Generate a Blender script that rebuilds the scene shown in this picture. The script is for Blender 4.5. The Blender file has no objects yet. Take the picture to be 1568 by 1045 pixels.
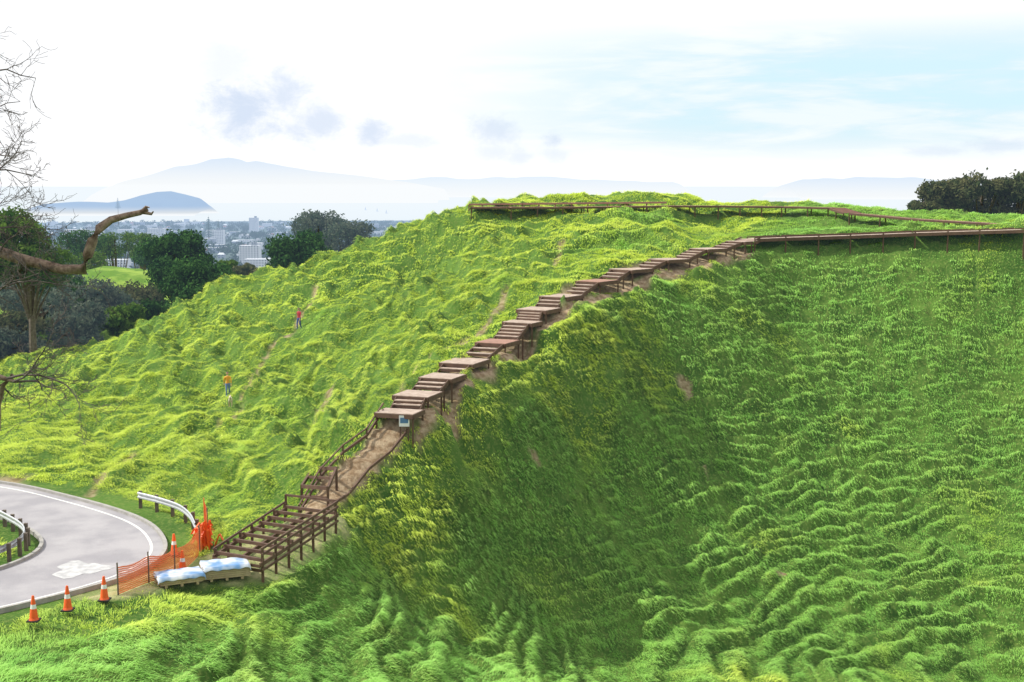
import bpy, bmesh, math, random
import numpy as np
from mathutils import Vector, Matrix
random.seed(7); rng=np.random.default_rng(7)
scene=bpy.context.scene
FPX=2000.0; CX=784.0; CY=522.5
PITCH=math.atan(239.5/2000.0); SP=math.sin(PITCH); CP=math.cos(PITCH)

# ------------------------------------------------------------- camera
cam=bpy.data.cameras.new("camera"); camo=bpy.data.objects.new("camera",cam)
scene.collection.objects.link(camo); scene.camera=camo
camo.location=(0,0,0); camo.rotation_euler=(math.pi/2-PITCH,0,0)
cam.sensor_width=36; cam.lens=36*FPX/1568.0
cam.clip_start=0.5; cam.clip_end=200000
scene.view_settings.view_transform='Standard'; scene.view_settings.look='None'
scene.view_settings.exposure=0; scene.view_settings.gamma=1

def S(u,v,d):
    """unproject: camera pixel u,v + forward distance d -> world xyz (metres)"""
    dy=(CY-v)*SP+FPX*CP; dz=(CY-v)*CP-FPX*SP
    return np.array([(u-CX)/dy*d, d, dz/dy*d])

# ------------------------------------------------------------- noise
def _h(xi,yi,s):
    h=(xi.astype(np.int64)*374761393+yi.astype(np.int64)*668265263+s*1442695041)&0xffffffff
    h=((h^(h>>13))*1274126177)&0xffffffff
    h=((h^(h>>16))*2246822519)&0xffffffff
    return (h&0xffffff)/float(0xffffff)
def vn(x,y,s=0):
    x=np.asarray(x,float); y=np.asarray(y,float)
    xi=np.floor(x); yi=np.floor(y); fx=x-xi; fy=y-yi
    fx=fx*fx*fx*(fx*(fx*6-15)+10); fy=fy*fy*fy*(fy*(fy*6-15)+10)
    a=_h(xi,yi,s); b=_h(xi+1,yi,s); c=_h(xi,yi+1,s); d=_h(xi+1,yi+1,s)
    return (a*(1-fx)+b*fx)*(1-fy)+(c*(1-fx)+d*fx)*fy
def sstep(a,b,x):
    t=np.clip((x-a)/(b-a),0,1); return t*t*(3-2*t)

# ------------------------------------------------------------- key lines
deckpix=[(612,630,65.5),(640,603,68),(678,576,71),(712,553,74),(762,523,78.5),(800,493,81.5),(825,473,83.5),(860,453,86.5),
         (915,430,90.5),(967,412,93.5),(1025,397,96.5),(1085,381,99),(1132,370,101)]
DECKS=[S(*p) for p in deckpix]
LOWWALK=[S(*p) for p in [(1150,366,102),(1200,364,102.5),(1300,361,102.5),(1400,357,102),(1500,354,101),(1568,352,100),(1700,349,98),(1900,345,94)]]
UPWALK=[S(*p) for p in [(722,319,117),(780,319,117),(860,319,118),(1020,317,119),(1100,317,120),(1200,318,119),(1280,320,117),(1305,328,113),(1400,337,110),(1500,343,107),(1568,347,105),(1700,350,103),(1900,350,100)]]
PATH=[S(*p) for p in [(480,772,58.5),(512,738,60.5),(545,705,62.5),(580,675,64),(606,645,65.3)]]
side=np.array([0.84,-0.54])

CPT=[]
def P(u,v,d,o=0):
    p=S(u,v,d); CPT.append((p[0],p[1],p[2]+o))
def Wp(x,y,z): CPT.append((x,y,z))
for t in [(0,1045,37),(200,1045,38.5),(400,1045,41),(600,1045,46),(784,1045,52),(1100,1045,62),(1350,1045,68),(1568,1045,71),
 (100,985,41.5),(300,935,45.4),(450,900,50.5),(600,900,57),(800,900,65),(1100,900,73),(1350,890,78),(1568,880,79.5),
 (540,800,58),(600,780,61),(700,700,68),(900,700,77),(1200,700,87),(1568,700,90),
 (800,550,80),(1000,550,88),(1300,550,95),(1568,550,95),
 (930,450,90.5),(1200,450,98.5),(1568,450,98),
 (1300,348,111),(1150,347,112),
 (1150,308,129),(1300,317,125),(1400,324,121),(1568,337,117),
 (330,760,62),(200,742,66),(350,650,78),(200,640,84),(500,650,73),(430,740,62),
 (0,620,98),(350,608,87),(500,580,82),(600,560,79),(250,540,108),(400,520,102),(458,497,103),
 (600,480,97),(700,450,96),(800,430,95),(350,430,129),(500,440,113),(650,432,108),(500,408,128),(650,405,115),
 (600,361,121),(680,347,117),(800,372,107),(950,372,105),(1000,346,113),(850,346,112),
 (160,530,122),(60,556,118),(270,482,130),(420,416,131),(220,497,168),(200,407,225),(60,500,150),(560,376,126)]:
    P(*t)
for p in DECKS[1:]:
    Wp(p[0],p[1],p[2]-0.45); Wp(p[0]+side[0]*1.7,p[1]+side[1]*1.7,p[2]-.7); Wp(p[0]-side[0]*1.9,p[1]-side[1]*1.9,p[2]-.25)
for p in LOWWALK: Wp(p[0],p[1],p[2]-0.3)
for p in UPWALK: Wp(p[0],p[1],p[2]-0.5)
for p in PATH: Wp(*p)
for x,y,z in [(-9.8,57.2,-14.95),(-7.9,56.6,-14.95),(-11,53.5,-15.35),(-9.8,50.5,-15.65),(-11.8,51,-15.45),(-22,56,-15.4),(-17,56,-15.4),(-17,51,-15.4),(-22,50,-15.35),(-26,64,-15.4),(-21,61,-15.4),(-34,67,-15.6),(-34,60,-15.6),
  (-27,43,-15.3),(-34,50,-15.6),(-14,50,-15.4),(-19.5,46,-15.35),(-28,72,-15.4),(-45,66,-16.5),(-50,50,-17),(-50,90,-20),(-45,115,-19),
  (0,0,-1.8),(0,-20,-3),(40,-5,-3),(-40,0,-8),(0,20,-9.2),(20,22,-9.8),(-20,22,-10.5),(45,30,-14),(-45,25,-14),(80,40,-14),(20,35,-16.5),(45,48,-22),(72,70,-19),
  (70,95,-5),(85,120,-5),(60,140,-7),(60,110,-3.5),
  (0,142,-5),(20,145,-4.5),(40,140,-5),(-20,150,-17),(-10,142,-11),(-30,145,-19.5),(0,165,-17),(30,170,-16),(60,170,-18),
  (-60,180,-20),(-40,190,-19),(-80,225,-16),(-60,250,-24),(-30,230,-26),(0,230,-35),(60,230,-35),(110,160,-20),(110,100,-14),(-90,140,-26)]:
    Wp(x,y,z)
C=np.array(CPT); n=len(C)
def tps(r2): return 0.5*r2*np.log(r2+1e-9)
SC=50.0
cx,cy=C[:,0]/SC,C[:,1]/SC
A=tps((cx[:,None]-cx)**2+(cy[:,None]-cy)**2)+np.eye(n)*2e-4
Pm=np.stack([np.ones(n),cx,cy],1)
M=np.block([[A,Pm],[Pm.T,np.zeros((3,3))]])
sol=np.linalg.solve(M,np.concatenate([C[:,2],np.zeros(3)]))
FARD=[0,150,260,400,700,1500,2500,5000,6300,7500,20000]
FARZ=[-10,-30,-55,-85,-108,-120,-132,-165,-176,-190,-260]
def base(x,y):
    x=np.asarray(x,float); y=np.asarray(y,float); sh=x.shape; x=x.ravel(); y=y.ravel()
    out=np.empty_like(x)
    for i in range(0,len(x),40000):
        a=x[i:i+40000]/SC; b=y[i:i+40000]/SC
        out[i:i+40000]=tps((a[:,None]-cx)**2+(b[:,None]-cy)**2)@sol[:n]+sol[n]+sol[n+1]*a+sol[n+2]*b
    dist=np.hypot(x,y-100)
    w=sstep(150,300,dist)
    far=np.interp(dist,FARD,FARZ)
    far=far+10*(vn(x/400,y/400,5)-.5)*sstep(400,1500,dist)*(1-sstep(4500,5500,dist))
    out=np.clip(out,-70,4)*(1-w)+far*w
    return out.reshape(sh)
def bz(x,y): return float(base(np.array([x]),np.array([y]))[0])
def hit(u,v,d0=36,d1=240):
    d=np.arange(d0,d1,0.2); r=S(u,v,1.0)
    z=base(r[0]*d,d); k=np.where(r[2]*d<z)[0]
    if len(k)==0: return None
    dd=d[k[0]]; return np.array([r[0]*dd,dd,z[k[0]]])

# ---- masks
def pdist(x,y,pts):
    x=np.asarray(x,float);y=np.asarray(y,float)
    best=np.full(x.shape,1e9)
    for a,b in zip(pts[:-1],pts[1:]):
        ax,ay=a[0],a[1]; bx,by=b[0]-ax,b[1]-ay
        L=bx*bx+by*by+1e-9
        t=np.clip(((x-ax)*bx+(y-ay)*by)/L,0,1)
        best=np.minimum(best,np.hypot(x-ax-t*bx,y-ay-t*by))
    return best
def cat(pts,n=8):
    pts=[np.array(p,float) for p in pts]; out=[]
    q=[2*pts[0]-pts[1]]+pts+[2*pts[-1]-pts[-2]]
    for i in range(1,len(q)-2):
        for k in range(n):
            t=k/n; a,b,c,d=q[i-1],q[i],q[i+1],q[i+2]
            out.append(0.5*((2*b)+(-a+c)*t+(2*a-5*b+4*c-d)*t*t+(-a+3*b-3*c+d)*t**3))
    out.append(pts[-1]); return out
R_OUT=cat([(-60,70),(-45,71),(-34,69.5),(-26.4,66.3),(-22,63.3),(-17.6,59.3),(-15.4,55.8),(-14.7,52.5),(-16,48.6),(-19.3,45.0),(-24,41.5),(-32,38),(-44,35)],8)
R_IN =cat([(-60,63.5),(-45,64.5),(-36,63.8),(-28.5,61.8),(-24,59.6),(-21.6,57.2),(-20.2,54.9),(-20,52.6),(-21,50.2),(-23.2,48),(-27.5,45.8),(-34,43.3),(-45,40.5)],8)
R_MID=[(a+b)/2 for a,b in zip(R_OUT,R_IN)]
TRACKS=[]
for tr in [[(492,428),(476,465),(440,512),(415,535),(398,560),(362,630),(335,662)],[(782,448),(742,500),(700,530),(640,560),(602,602)],
           [(205,700),(160,725),(140,760)],[(505,590),(480,650)],[(860,375),(852,400)]]:
    TRACKS.append([h for h in [hit(*p) for p in tr] if h is not None])
SPOTS=[(hit(1078,716),.5),(hit(1050,592),.55),(hit(1192,872),.35),(hit(15,735),1.6),(hit(820,700),.25)]
SOILPATH=[np.array([p[0]+side[0]*1.15,p[1]+side[1]*1.15]) for p in DECKS]
PEOPLE=[hit(458,497),hit(349,604),hit(353,620)]
def masks(x,y):
    near=(np.hypot(x,y-90)<120)
    road=np.full(x.shape,1e3); road[near]=pdist(x[near],y[near],R_MID)
    rd=1-sstep(3.2,3.9,road)
    rdw=1-sstep(3.4,6.5,road)
    sx,sy=x[near],y[near]
    wob=(vn(sx/.8,sy/.8,3)-.5)*.9
    s=1-sstep(.10,.55,pdist(sx,sy,SOILPATH)+wob*.8)
    s=np.maximum(s,(1-sstep(.5,1.0,pdist(sx,sy,DECKS)+wob*.6))*.9)
    s=np.maximum(s,1-sstep(.55,.95,pdist(sx,sy,PATH)+wob*.5))
    for t in TRACKS:
        if len(t)>1: s=np.maximum(s,(1-sstep(.02,.34,pdist(sx,sy,t)+wob*.45))*.75)
    for p,r in SPOTS:
        if p is not None: s=np.maximum(s,(1-sstep(r*.2,r,np.hypot(sx-p[0],(sy-p[1])*1.0)+wob*.8))*.8)
    pad=pdist(sx,sy,[(-15.2,47.9),(-12.9,51.2),(-10.8,53.2)])+wob
    padm=1-sstep(.9,2.0,pad)
    fr=1-sstep(1.2,2.2,pdist(sx,sy,[(-11.0,51.5),(-8.9,57.0)])+wob*.4)
    walk=np.minimum(pdist(sx,sy,LOWWALK),pdist(sx,sy,UPWALK))
    wk=(1-sstep(.8,1.5,walk))*.5
    pe=np.zeros(sx.shape)
    for q in PEOPLE: pe=np.maximum(pe,(1-sstep(.5,1.6,np.hypot(sx-q[0],(sy-q[1]+.9)*.7)))*.5)
    S_=np.zeros(x.shape); S_[near]=s
    P_=np.zeros(x.shape); P_[near]=np.maximum(np.maximum(padm,fr),np.maximum(wk,pe))
    return rd,rdw,S_,P_
def terr(x,y,z0):
    """stepped tussock rows (terracettes) following the contours; returns 0..1"""
    ph=z0/.56+2.6*vn(x/6,y/6,31)+.9*vn(x/2.0,y/2.0,32)+.30*vn(x/.6,y/.6,37)
    row=np.floor(ph); t=ph-row
    saw=np.where(t<.24,sstep(0,.24,t),1-sstep(.05,1.05,(t-.24)/.76)*.95)
    amp=vn(x/1.3+row*7.37,row*3.19+.5,33)
    amp=sstep(.12,.75,amp)
    return saw*(.22+.78*amp)
def lump(x,y,z0):
    w=(vn(x/2.6,y/2.6,11)-.5)*1.6
    b=vn(x/.95+w,y/1.0+w,23)
    return np.clip(.80*terr(x,y,z0)+.28*b,0,1)
def disp(x,y,z0,sl):
    w=(vn(x/2.6,y/2.6,11)-.5)*1.6
    T_=terr(x,y,z0); sf=.35+.65*sstep(.05,.3,sl)
    b=vn(x/.95+w,y/1.0+w,23); b2=vn(x/.42,y/.42,24)
    e=vn(x/4.5,y/4.5,25); e2=vn(x/11,y/11,26)
    g=.66*(T_-.4)*sf+.18*(b-.5)+.12*(b2-.5)+.45*(e-.5)+.6*(e2-.5)
    lob=vn((x+.35*y)/2.6,z0/1.9+w*.5,27)
    lob2=vn((x-.2*y)/5.5+5,z0/2.6+w*.4,28)
    lf=sstep(2,-8,x-(y-70)*.55)
    # broad old terrace steps on the outer flank
    ph=z0/1.7+1.5*vn(x/9,y/9,41)+.4*vn(x/3,y/3,42); tt=ph-np.floor(ph)
    st=np.where(tt<.3,sstep(0,.3,tt),1-(tt-.3)/.7)
    g=g+(.5*(1-np.abs(2*lob-1)-.5)+.85*(1-np.abs(2*lob2-1)-.5)+.75*(st-.5))*lf
    return g-.22
def ground(x,y,full=False,sl=None):
    x=np.asarray(x,float);y=np.asarray(y,float)
    z0=base(x,y); rd,rdw,s,p=masks(x,y)
    if sl is None:
        e=.5; sl=np.hypot((base(x+e,y)-z0)/e,(base(x,y+e)-z0)/e)
    elif sl=='grid':
        gy_,gx_=np.gradient(z0,ys,xs); sl=np.hypot(gx_,gy_)
    dist=np.hypot(x,y-90); k=1-sstep(110,200,dist)
    dd=disp(x,y,z0,sl)
    k=k*(1-rdw*.97)*(1-np.maximum(s*.75,p*.9))
    z=z0+dd*k-.06*rd-.12*s
    if full: return z,rd,s,p
    return z
def gz(x,y): return float(ground(np.array([x]),np.array([y]))[0])

# ------------------------------------------------------------- node helpers
class NT:
    def __init__(s,tree): s.t=tree; s.n=tree.nodes; s.l=tree.links
    def node(s,ty,**kw):
        q=s.n.new(ty)
        for k,v in kw.items(): setattr(q,k,v)
        return q
    def link(s,a,b): s.l.new(a,b)
    def setin(s,sock,v):
        if isinstance(v,bpy.types.NodeSocket): s.link(v,sock)
        else: sock.default_value=v
    def math(s,op,a,b=None,c=None,clamp=False):
        q=s.node('ShaderNodeMath',operation=op); q.use_clamp=clamp
        s.setin(q.inputs[0],a)
        if b is not None: s.setin(q.inputs[1],b)
        if c is not None: s.setin(q.inputs[2],c)
        return q.outputs[0]
    def mix(s,f,a,b):
        q=s.node('ShaderNodeMix',data_type='RGBA')
        s.setin(q.inputs[0],f)
        for sk,v in ((q.inputs[6],a),(q.inputs[7],b)):
            if isinstance(v,tuple) and len(v)==3: v=(*v,1)
            s.setin(sk,v)
        return q.outputs[2]
    def noise(s,vec,scale,detail=4,rough=.55,dist=0):
        q=s.node('ShaderNodeTexNoise'); q.inputs['Scale'].default_value=scale; q.inputs['Detail'].default_value=detail
        q.inputs['Roughness'].default_value=rough; q.inputs['Distortion'].default_value=dist
        if vec is not None: s.link(vec,q.inputs['Vector'])
        return q.outputs['Fac']
    def ramp(s,f,a,b,lo=0.0,hi=1.0):
        q=s.node('ShaderNodeMapRange'); q.interpolation_type='SMOOTHSTEP'
        s.setin(q.inputs['Value'],f); q.inputs['From Min'].default_value=a; q.inputs['From Max'].default_value=b
        q.inputs['To Min'].default_value=lo; q.inputs['To Max'].default_value=hi
        return q.outputs['Result']
    def vmul(s,v,xyz):
        q=s.node('ShaderNodeVectorMath',operation='MULTIPLY'); s.link(v,q.inputs[0]); q.inputs[1].default_value=xyz
        return q.outputs[0]
def newmat(name):
    m=bpy.data.materials.new(name); m.use_nodes=True; t=NT(m.node_tree); t.n.clear()
    out=t.node('ShaderNodeOutputMaterial'); return m,t,out
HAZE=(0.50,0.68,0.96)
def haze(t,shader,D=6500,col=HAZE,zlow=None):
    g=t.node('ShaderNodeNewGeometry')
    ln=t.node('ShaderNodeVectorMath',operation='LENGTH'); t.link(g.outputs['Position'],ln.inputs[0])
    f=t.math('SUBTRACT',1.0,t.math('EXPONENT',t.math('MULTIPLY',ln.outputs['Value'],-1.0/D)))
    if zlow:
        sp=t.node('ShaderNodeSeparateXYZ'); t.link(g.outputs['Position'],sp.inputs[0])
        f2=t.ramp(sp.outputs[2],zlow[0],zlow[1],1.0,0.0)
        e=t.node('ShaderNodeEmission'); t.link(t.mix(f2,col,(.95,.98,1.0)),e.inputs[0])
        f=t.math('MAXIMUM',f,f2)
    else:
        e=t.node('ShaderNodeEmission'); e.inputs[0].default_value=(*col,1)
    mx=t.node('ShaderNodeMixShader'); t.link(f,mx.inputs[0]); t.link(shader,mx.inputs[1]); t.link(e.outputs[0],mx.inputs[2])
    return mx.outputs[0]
def simple(name,col,rough=.7,col2=None,scale=3,metal=0,bump=0,hz=None,spec=.5,stretch=None,detail=5):
    m,t,out=newmat(name)
    b=t.node('ShaderNodeBsdfPrincipled'); b.inputs['Roughness'].default_value=rough; b.inputs['Metallic'].default_value=metal
    b.inputs['Specular IOR Level'].default_value=spec
    g=t.node('ShaderNodeTexCoord'); v=g.outputs['Object']
    if stretch: v=t.vmul(v,stretch)
    nz=t.noise(v,scale,detail,.6)
    c2=col2 if col2 else tuple(c*.75 for c in col)
    t.link(t.mix(t.ramp(nz,.3,.7),col,c2),b.inputs['Base Color'])
    if bump:
        bp=t.node('ShaderNodeBump'); bp.inputs['Strength'].default_value=bump; bp.inputs['Distance'].default_value=.03
        t.link(nz,bp.inputs['Height']); t.link(bp.outputs[0],b.inputs['Normal'])
    o=b.outputs[0]
    if hz: o=haze(t,o,hz)
    t.link(o,out.inputs[0]); return m
def leafmat(name,c1,c2,trans=.35,hz=None):
    m,t,out=newmat(name)
    g=t.node('ShaderNodeNewGeometry')
    nz=t.noise(g.outputs['Position'],.9,3,.6)
    c=t.mix(t.ramp(nz,.35,.65),c1,c2)
    d=t.node('ShaderNodeBsdfDiffuse'); t.link(c,d.inputs[0])
    tr=t.node('ShaderNodeBsdfTranslucent'); t.link(c,tr.inputs[0])
    mx=t.node('ShaderNodeMixShader'); mx.inputs[0].default_value=trans
    t.link(d.outputs[0],mx.inputs[1]); t.link(tr.outputs[0],mx.inputs[2])
    o=mx.outputs[0]
    if hz: o=haze(t,o,hz)
    t.link(o,out.inputs[0]); return m

# ------------------------------------------------------------- mesh helpers
def mkmesh(name,verts,faces,mats=(),smooth=False,midx=None,check=True):
    me=bpy.data.meshes.new(name)
    verts=np.asarray(verts,dtype=np.float32)
    if isinstance(faces,np.ndarray):
        k=faces.shape[1]; me.vertices.add(len(verts)); me.vertices.foreach_set('co',verts.ravel())
        me.loops.add(faces.size); me.loops.foreach_set('vertex_index',faces.ravel().astype(np.int32))
        me.polygons.add(len(faces)); me.polygons.foreach_set('loop_start',np.arange(0,faces.size,k,dtype=np.int32))
        me.update(calc_edges=True)
        if check: me.validate()
    else:
        me.from_pydata([tuple(map(float,v)) for v in verts],[],faces)
    for m in mats: me.materials.append(m)
    if midx is not None: me.polygons.foreach_set('material_index',np.asarray(midx,dtype=np.int32))
    if smooth: me.polygons.foreach_set('use_smooth',np.ones(len(me.polygons),dtype=bool))
    me.update(); return me
def mkobj(name,me,parent=None):
    o=bpy.data.objects.new(name,me); scene.collection.objects.link(o)
    if parent: o.parent=parent
    return o
def empty(name,loc=(0,0,0)):
    o=bpy.data.objects.new(name,None); scene.collection.objects.link(o); o.empty_display_size=.3; return o
class Acc:
    def __init__(s): s.v=[]; s.f=[]; s.m=[]
    def add(s,vs,fs,m=0):
        k=len(s.v); s.v+= [tuple(map(float,v)) for v in vs]; s.f+=[tuple(i+k for i in f) for f in fs]; s.m+=[m]*len(fs)
    def beam(s,a,b,w,h,m=0,up=(0,0,1)):
        a=Vector(a);b=Vector(b);d=(b-a).normalized(); up=Vector(up)
        if abs(d.dot(up))>.98: up=Vector((0,1,0))
        sd=d.cross(up).normalized(); u=sd.cross(d).normalized()
        vs=[]
        for p in (a,b):
            for i,j in ((-1,-1),(1,-1),(1,1),(-1,1)): vs.append(p+sd*(i*w/2)+u*(j*h/2))
        s.add(vs,[(0,3,2,1),(4,5,6,7),(0,1,5,4),(1,2,6,5),(2,3,7,6),(3,0,4,7)],m)
    def tube(s,pts,rad,n=6,m=0,cap=True):
        pts=[Vector(p) for p in pts]; vs=[]; fs=[]
        ref=Vector((.3,.2,1)).normalized()
        for i,p in enumerate(pts):
            d=(pts[min(i+1,len(pts)-1)]-pts[max(i-1,0)])
            if d.length<1e-6: d=Vector((0,0,1))
            d.normalize(); r=ref
            if abs(d.dot(r))>.95: r=Vector((1,0,0))
            a=d.cross(r).normalized(); b=d.cross(a)
            for k in range(n):
                an=2*math.pi*k/n; vs.append(p+(a*math.cos(an)+b*math.sin(an))*rad[i])
        for i in range(len(pts)-1):
            for k in range(n):
                fs.append((i*n+k,i*n+(k+1)%n,(i+1)*n+(k+1)%n,(i+1)*n+k))
        if cap: fs.append(tuple(range(n))); fs.append(tuple(range((len(pts)-1)*n,len(pts)*n))[::-1])
        s.add(vs,fs,m)
    def lathe(s,c,prof,n=16,mf=None,m=0):
        vs=[];fs=[];ms=[]
        for r,z in prof:
            for k in range(n):
                an=2*math.pi*k/n; vs.append((c[0]+r*math.cos(an),c[1]+r*math.sin(an),c[2]+z))
        for i in range(len(prof)-1):
            for k in range(n): fs.append((i*n+k,i*n+(k+1)%n,(i+1)*n+(k+1)%n,(i+1)*n+k)); ms.append(mf[i] if mf else m)
        k0=len(s.v); s.v+=vs; s.f+=[tuple(i+k0 for i in f) for f in fs]; s.m+=ms
    def obj(s,name,mats,parent=None,smooth=False):
        me=mkmesh(name,s.v,s.f,mats,smooth,s.m); return mkobj(name,me,parent)

# ------------------------------------------------------------- world / sun
SUN_EL=math.radians(47); SUN_AZ=math.atan2(-0.93,0.02)   # from the left
w=bpy.data.worlds.new("World"); scene.world=w; w.use_nodes=True
t=NT(w.node_tree); t.n.clear()
out=t.node('ShaderNodeOutputWorld'); bg=t.node('ShaderNodeBackground'); t.link(bg.outputs[0],out.inputs[0])
bg.inputs[1].default_value=0.1
sky=t.node('ShaderNodeTexSky'); sky.sky_type='NISHITA'; sky.sun_disc=False
sky.sun_elevation=SUN_EL; sky.sun_rotation=SUN_AZ; sky.altitude=190; sky.air_density=1.0; sky.dust_density=1.5
tc=t.node('ShaderNodeTexCoord'); sp=t.node('ShaderNodeSeparateXYZ'); t.link(tc.outputs['Generated'],sp.inputs[0])
az=t.math('ARCTAN2',sp.outputs[0],sp.outputs[1]); el=t.math('ARCSINE',sp.outputs[2])
cv=t.node('ShaderNodeCombineXYZ'); t.link(az,cv.inputs[0]); t.link(el,cv.inputs[1])
n1=t.noise(t.vmul(cv.outputs[0],(3.0,16.0,1)),1.6,5,.6,.6)
n2=t.noise(t.vmul(cv.outputs[0],(9.0,60.0,1)),1.2,5,.6,.5)
band=t.math('MULTIPLY',t.ramp(el,.008,.05),t.ramp(el,.085,.13,1.0,0.0))
right=t.ramp(az,-.12,.20)
thin=t.math('MULTIPLY',t.math('MULTIPLY',band,right),t.ramp(t.math('ADD',t.math('MULTIPLY',n1,.6),t.math('MULTIPLY',n2,.4)),.38,.56,.35,1.0))
veil=t.math('SUBTRACT',0.98,t.math('MULTIPLY',thin,.35))
skc=t.mix(veil,sky.outputs[0],(10.8,10.9,11.1))
skc=t.mix(t.math('MULTIPLY',thin,.74),skc,(6.4,9.4,10.7))
nb=t.noise(t.vmul(cv.outputs[0],(1,1.5,1)),30,8,.70,.25)
cloud=None
for (u,v,ru,rv,th) in [(385,172,62,44,.75),(440,150,32,40,.62),(490,192,50,28,.6),(360,115,44,40,.25),(572,203,26,20,.65),(620,218,60,10,.3),(755,202,36,22,.5),(848,216,18,13,.6),(850,236,22,12,.3),(760,236,34,14,.3),(795,242,20,12,.35),(1500,228,50,9,.35),(1405,236,40,7,.3)]:
    a=t.math('MULTIPLY',t.math('SUBTRACT',az,(u-784)/2000),2000/ru)
    b=t.math('MULTIPLY',t.math('SUBTRACT',el,(283-v)/2000),2000/rv)
    r=t.math('SQRT',t.math('ADD',t.math('MULTIPLY',a,a),t.math('MULTIPLY',b,b)))
    c=t.math('MULTIPLY',t.ramp(t.math('ADD',t.math('MULTIPLY',r,.36),t.math('SUBTRACT',.90,t.math('MULTIPLY',nb,1.2))),.34,.86,1.0,0.0),th)
    cloud=c if cloud is None else t.math('MAXIMUM',cloud,c)
skc=t.mix(cloud,skc,(5.8,7.0,9.0))
t.link(skc,bg.inputs[0])
sd=bpy.data.lights.new("sun",'SUN'); sd.energy=5; sd.angle=math.radians(.5); sd.color=(1,.96,.86)
so=bpy.data.objects.new("sun",sd); scene.collection.objects.link(so)
tosun=Vector((math.sin(SUN_AZ)*math.cos(SUN_EL),math.cos(SUN_AZ)*math.cos(SUN_EL),math.sin(SUN_EL)))
so.rotation_euler=tosun.to_track_quat('Z','Y').to_euler(); so.location=(-40,0,60)

# ------------------------------------------------------------- terrain sheet
def axis(lo,hi,step,far,g=1.13):
    a=list(np.arange(lo,hi,step)); s=step; x=hi; R=[]
    while x<far: R.append(x); s*=g; x+=s
    R.append(far); s=step; x=lo-step; Lf=[]
    while x>-far: Lf.append(x); s*=g; x-=s
    Lf.append(-far); return np.array(Lf[::-1]+a+R)
xs=axis(-58,62,.2,14000); ys=axis(35,138,.18,14000)
ys=ys[ys>-400]
X,Y=np.meshgrid(xs,ys)
Z,RD,SO,PD=ground(X,Y,True,'grid')
nx,ny=len(xs),len(ys)
idx=np.arange(nx*ny).reshape(ny,nx)
F=np.stack([idx[:-1,:-1],idx[:-1,1:],idx[1:,1:],idx[1:,:-1]],-1).reshape(-1,4)
def Zi(x,y):
    i=np.clip(np.searchsorted(xs,x)-1,0,nx-2); j=np.clip(np.searchsorted(ys,y)-1,0,ny-2)
    fx=(x-xs[i])/(xs[i+1]-xs[i]); fy=(y-ys[j])/(ys[j+1]-ys[j])
    return (Z[j,i]*(1-fx)+Z[j,i+1]*fx)*(1-fy)+(Z[j+1,i]*(1-fx)+Z[j+1,i+1]*fx)*fy
m,t,out=newmat("hill_turf")
g=t.node('ShaderNodeNewGeometry'); pos=g.outputs['Position']
at=t.node('ShaderNodeAttribute'); at.attribute_name='soil'
ap=t.node('ShaderNodeAttribute'); ap.attribute_name='pad'
c=t.mix(t.ramp(t.noise(pos,.35,5),.35,.65),(.05,.12,.016),(.09,.18,.025))
c=t.mix(t.ramp(t.noise(pos,6,5,.65),.45,.7),c,(.16,.22,.05))
c=t.mix(t.math('MULTIPLY',ap.outputs['Fac'],t.ramp(t.noise(pos,1.1,5,.6),.42,.62,.35,.95)),c,(.42,.40,.20))
sc=t.mix(t.ramp(t.noise(pos,3,5),.35,.65),(.24,.16,.09),(.42,.32,.21))
c=t.mix(at.outputs['Fac'],c,sc)
ln=t.node('ShaderNodeVectorMath',operation='LENGTH'); t.link(pos,ln.inputs[0])
c=t.mix(t.ramp(ln.outputs['Value'],140,200),c,t.mix(t.ramp(t.noise(pos,.12,5,.65),.4,.6),(.10,.20,.02),(.24,.35,.05)))
c=t.mix(t.ramp(ln.outputs['Value'],300,700),c,(.05,.075,.04))
b=t.node('ShaderNodeBsdfPrincipled'); b.inputs['Roughness'].default_value=.9; b.inputs['Specular IOR Level'].default_value=.1
t.link(c,b.inputs['Base Color'])
bp=t.node('ShaderNodeBump'); bp.inputs['Strength'].default_value=.9; bp.inputs['Distance'].default_value=.12
t.link(t.noise(pos,8,5,.7),bp.inputs['Height']); t.link(bp.outputs[0],b.inputs['Normal'])
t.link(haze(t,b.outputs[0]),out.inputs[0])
me=mkmesh("hill_terrain",np.stack([X.ravel(),Y.ravel(),Z.ravel()],1),F,[m],True)
for nm,arr in (('soil',SO),('pad',np.clip((PD-.5)*2,0,1))):
    a=me.attributes.new(nm,'FLOAT','POINT'); a.data.foreach_set('value',arr.ravel().astype(np.float32))
mkobj("hill_terrain",me)

# ------------------------------------------------------------- grass tussocks (one mesh object)
gm,t,out=newmat("grass_blades")
g=t.node('ShaderNodeNewGeometry'); pos=g.outputs['Position']
rn=t.node('ShaderNodeAttribute'); rn.attribute_name='rnd_shade'; rnd_shade=rn.outputs['Fac']
c1=t.mix(rnd_shade,(.34,.52,.05),(.84,.93,.20))
cool=t.mix(rnd_shade,(.13,.37,.07),(.46,.76,.20))
sx_=t.node('ShaderNodeSeparateXYZ'); t.link(pos,sx_.inputs[0])
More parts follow.
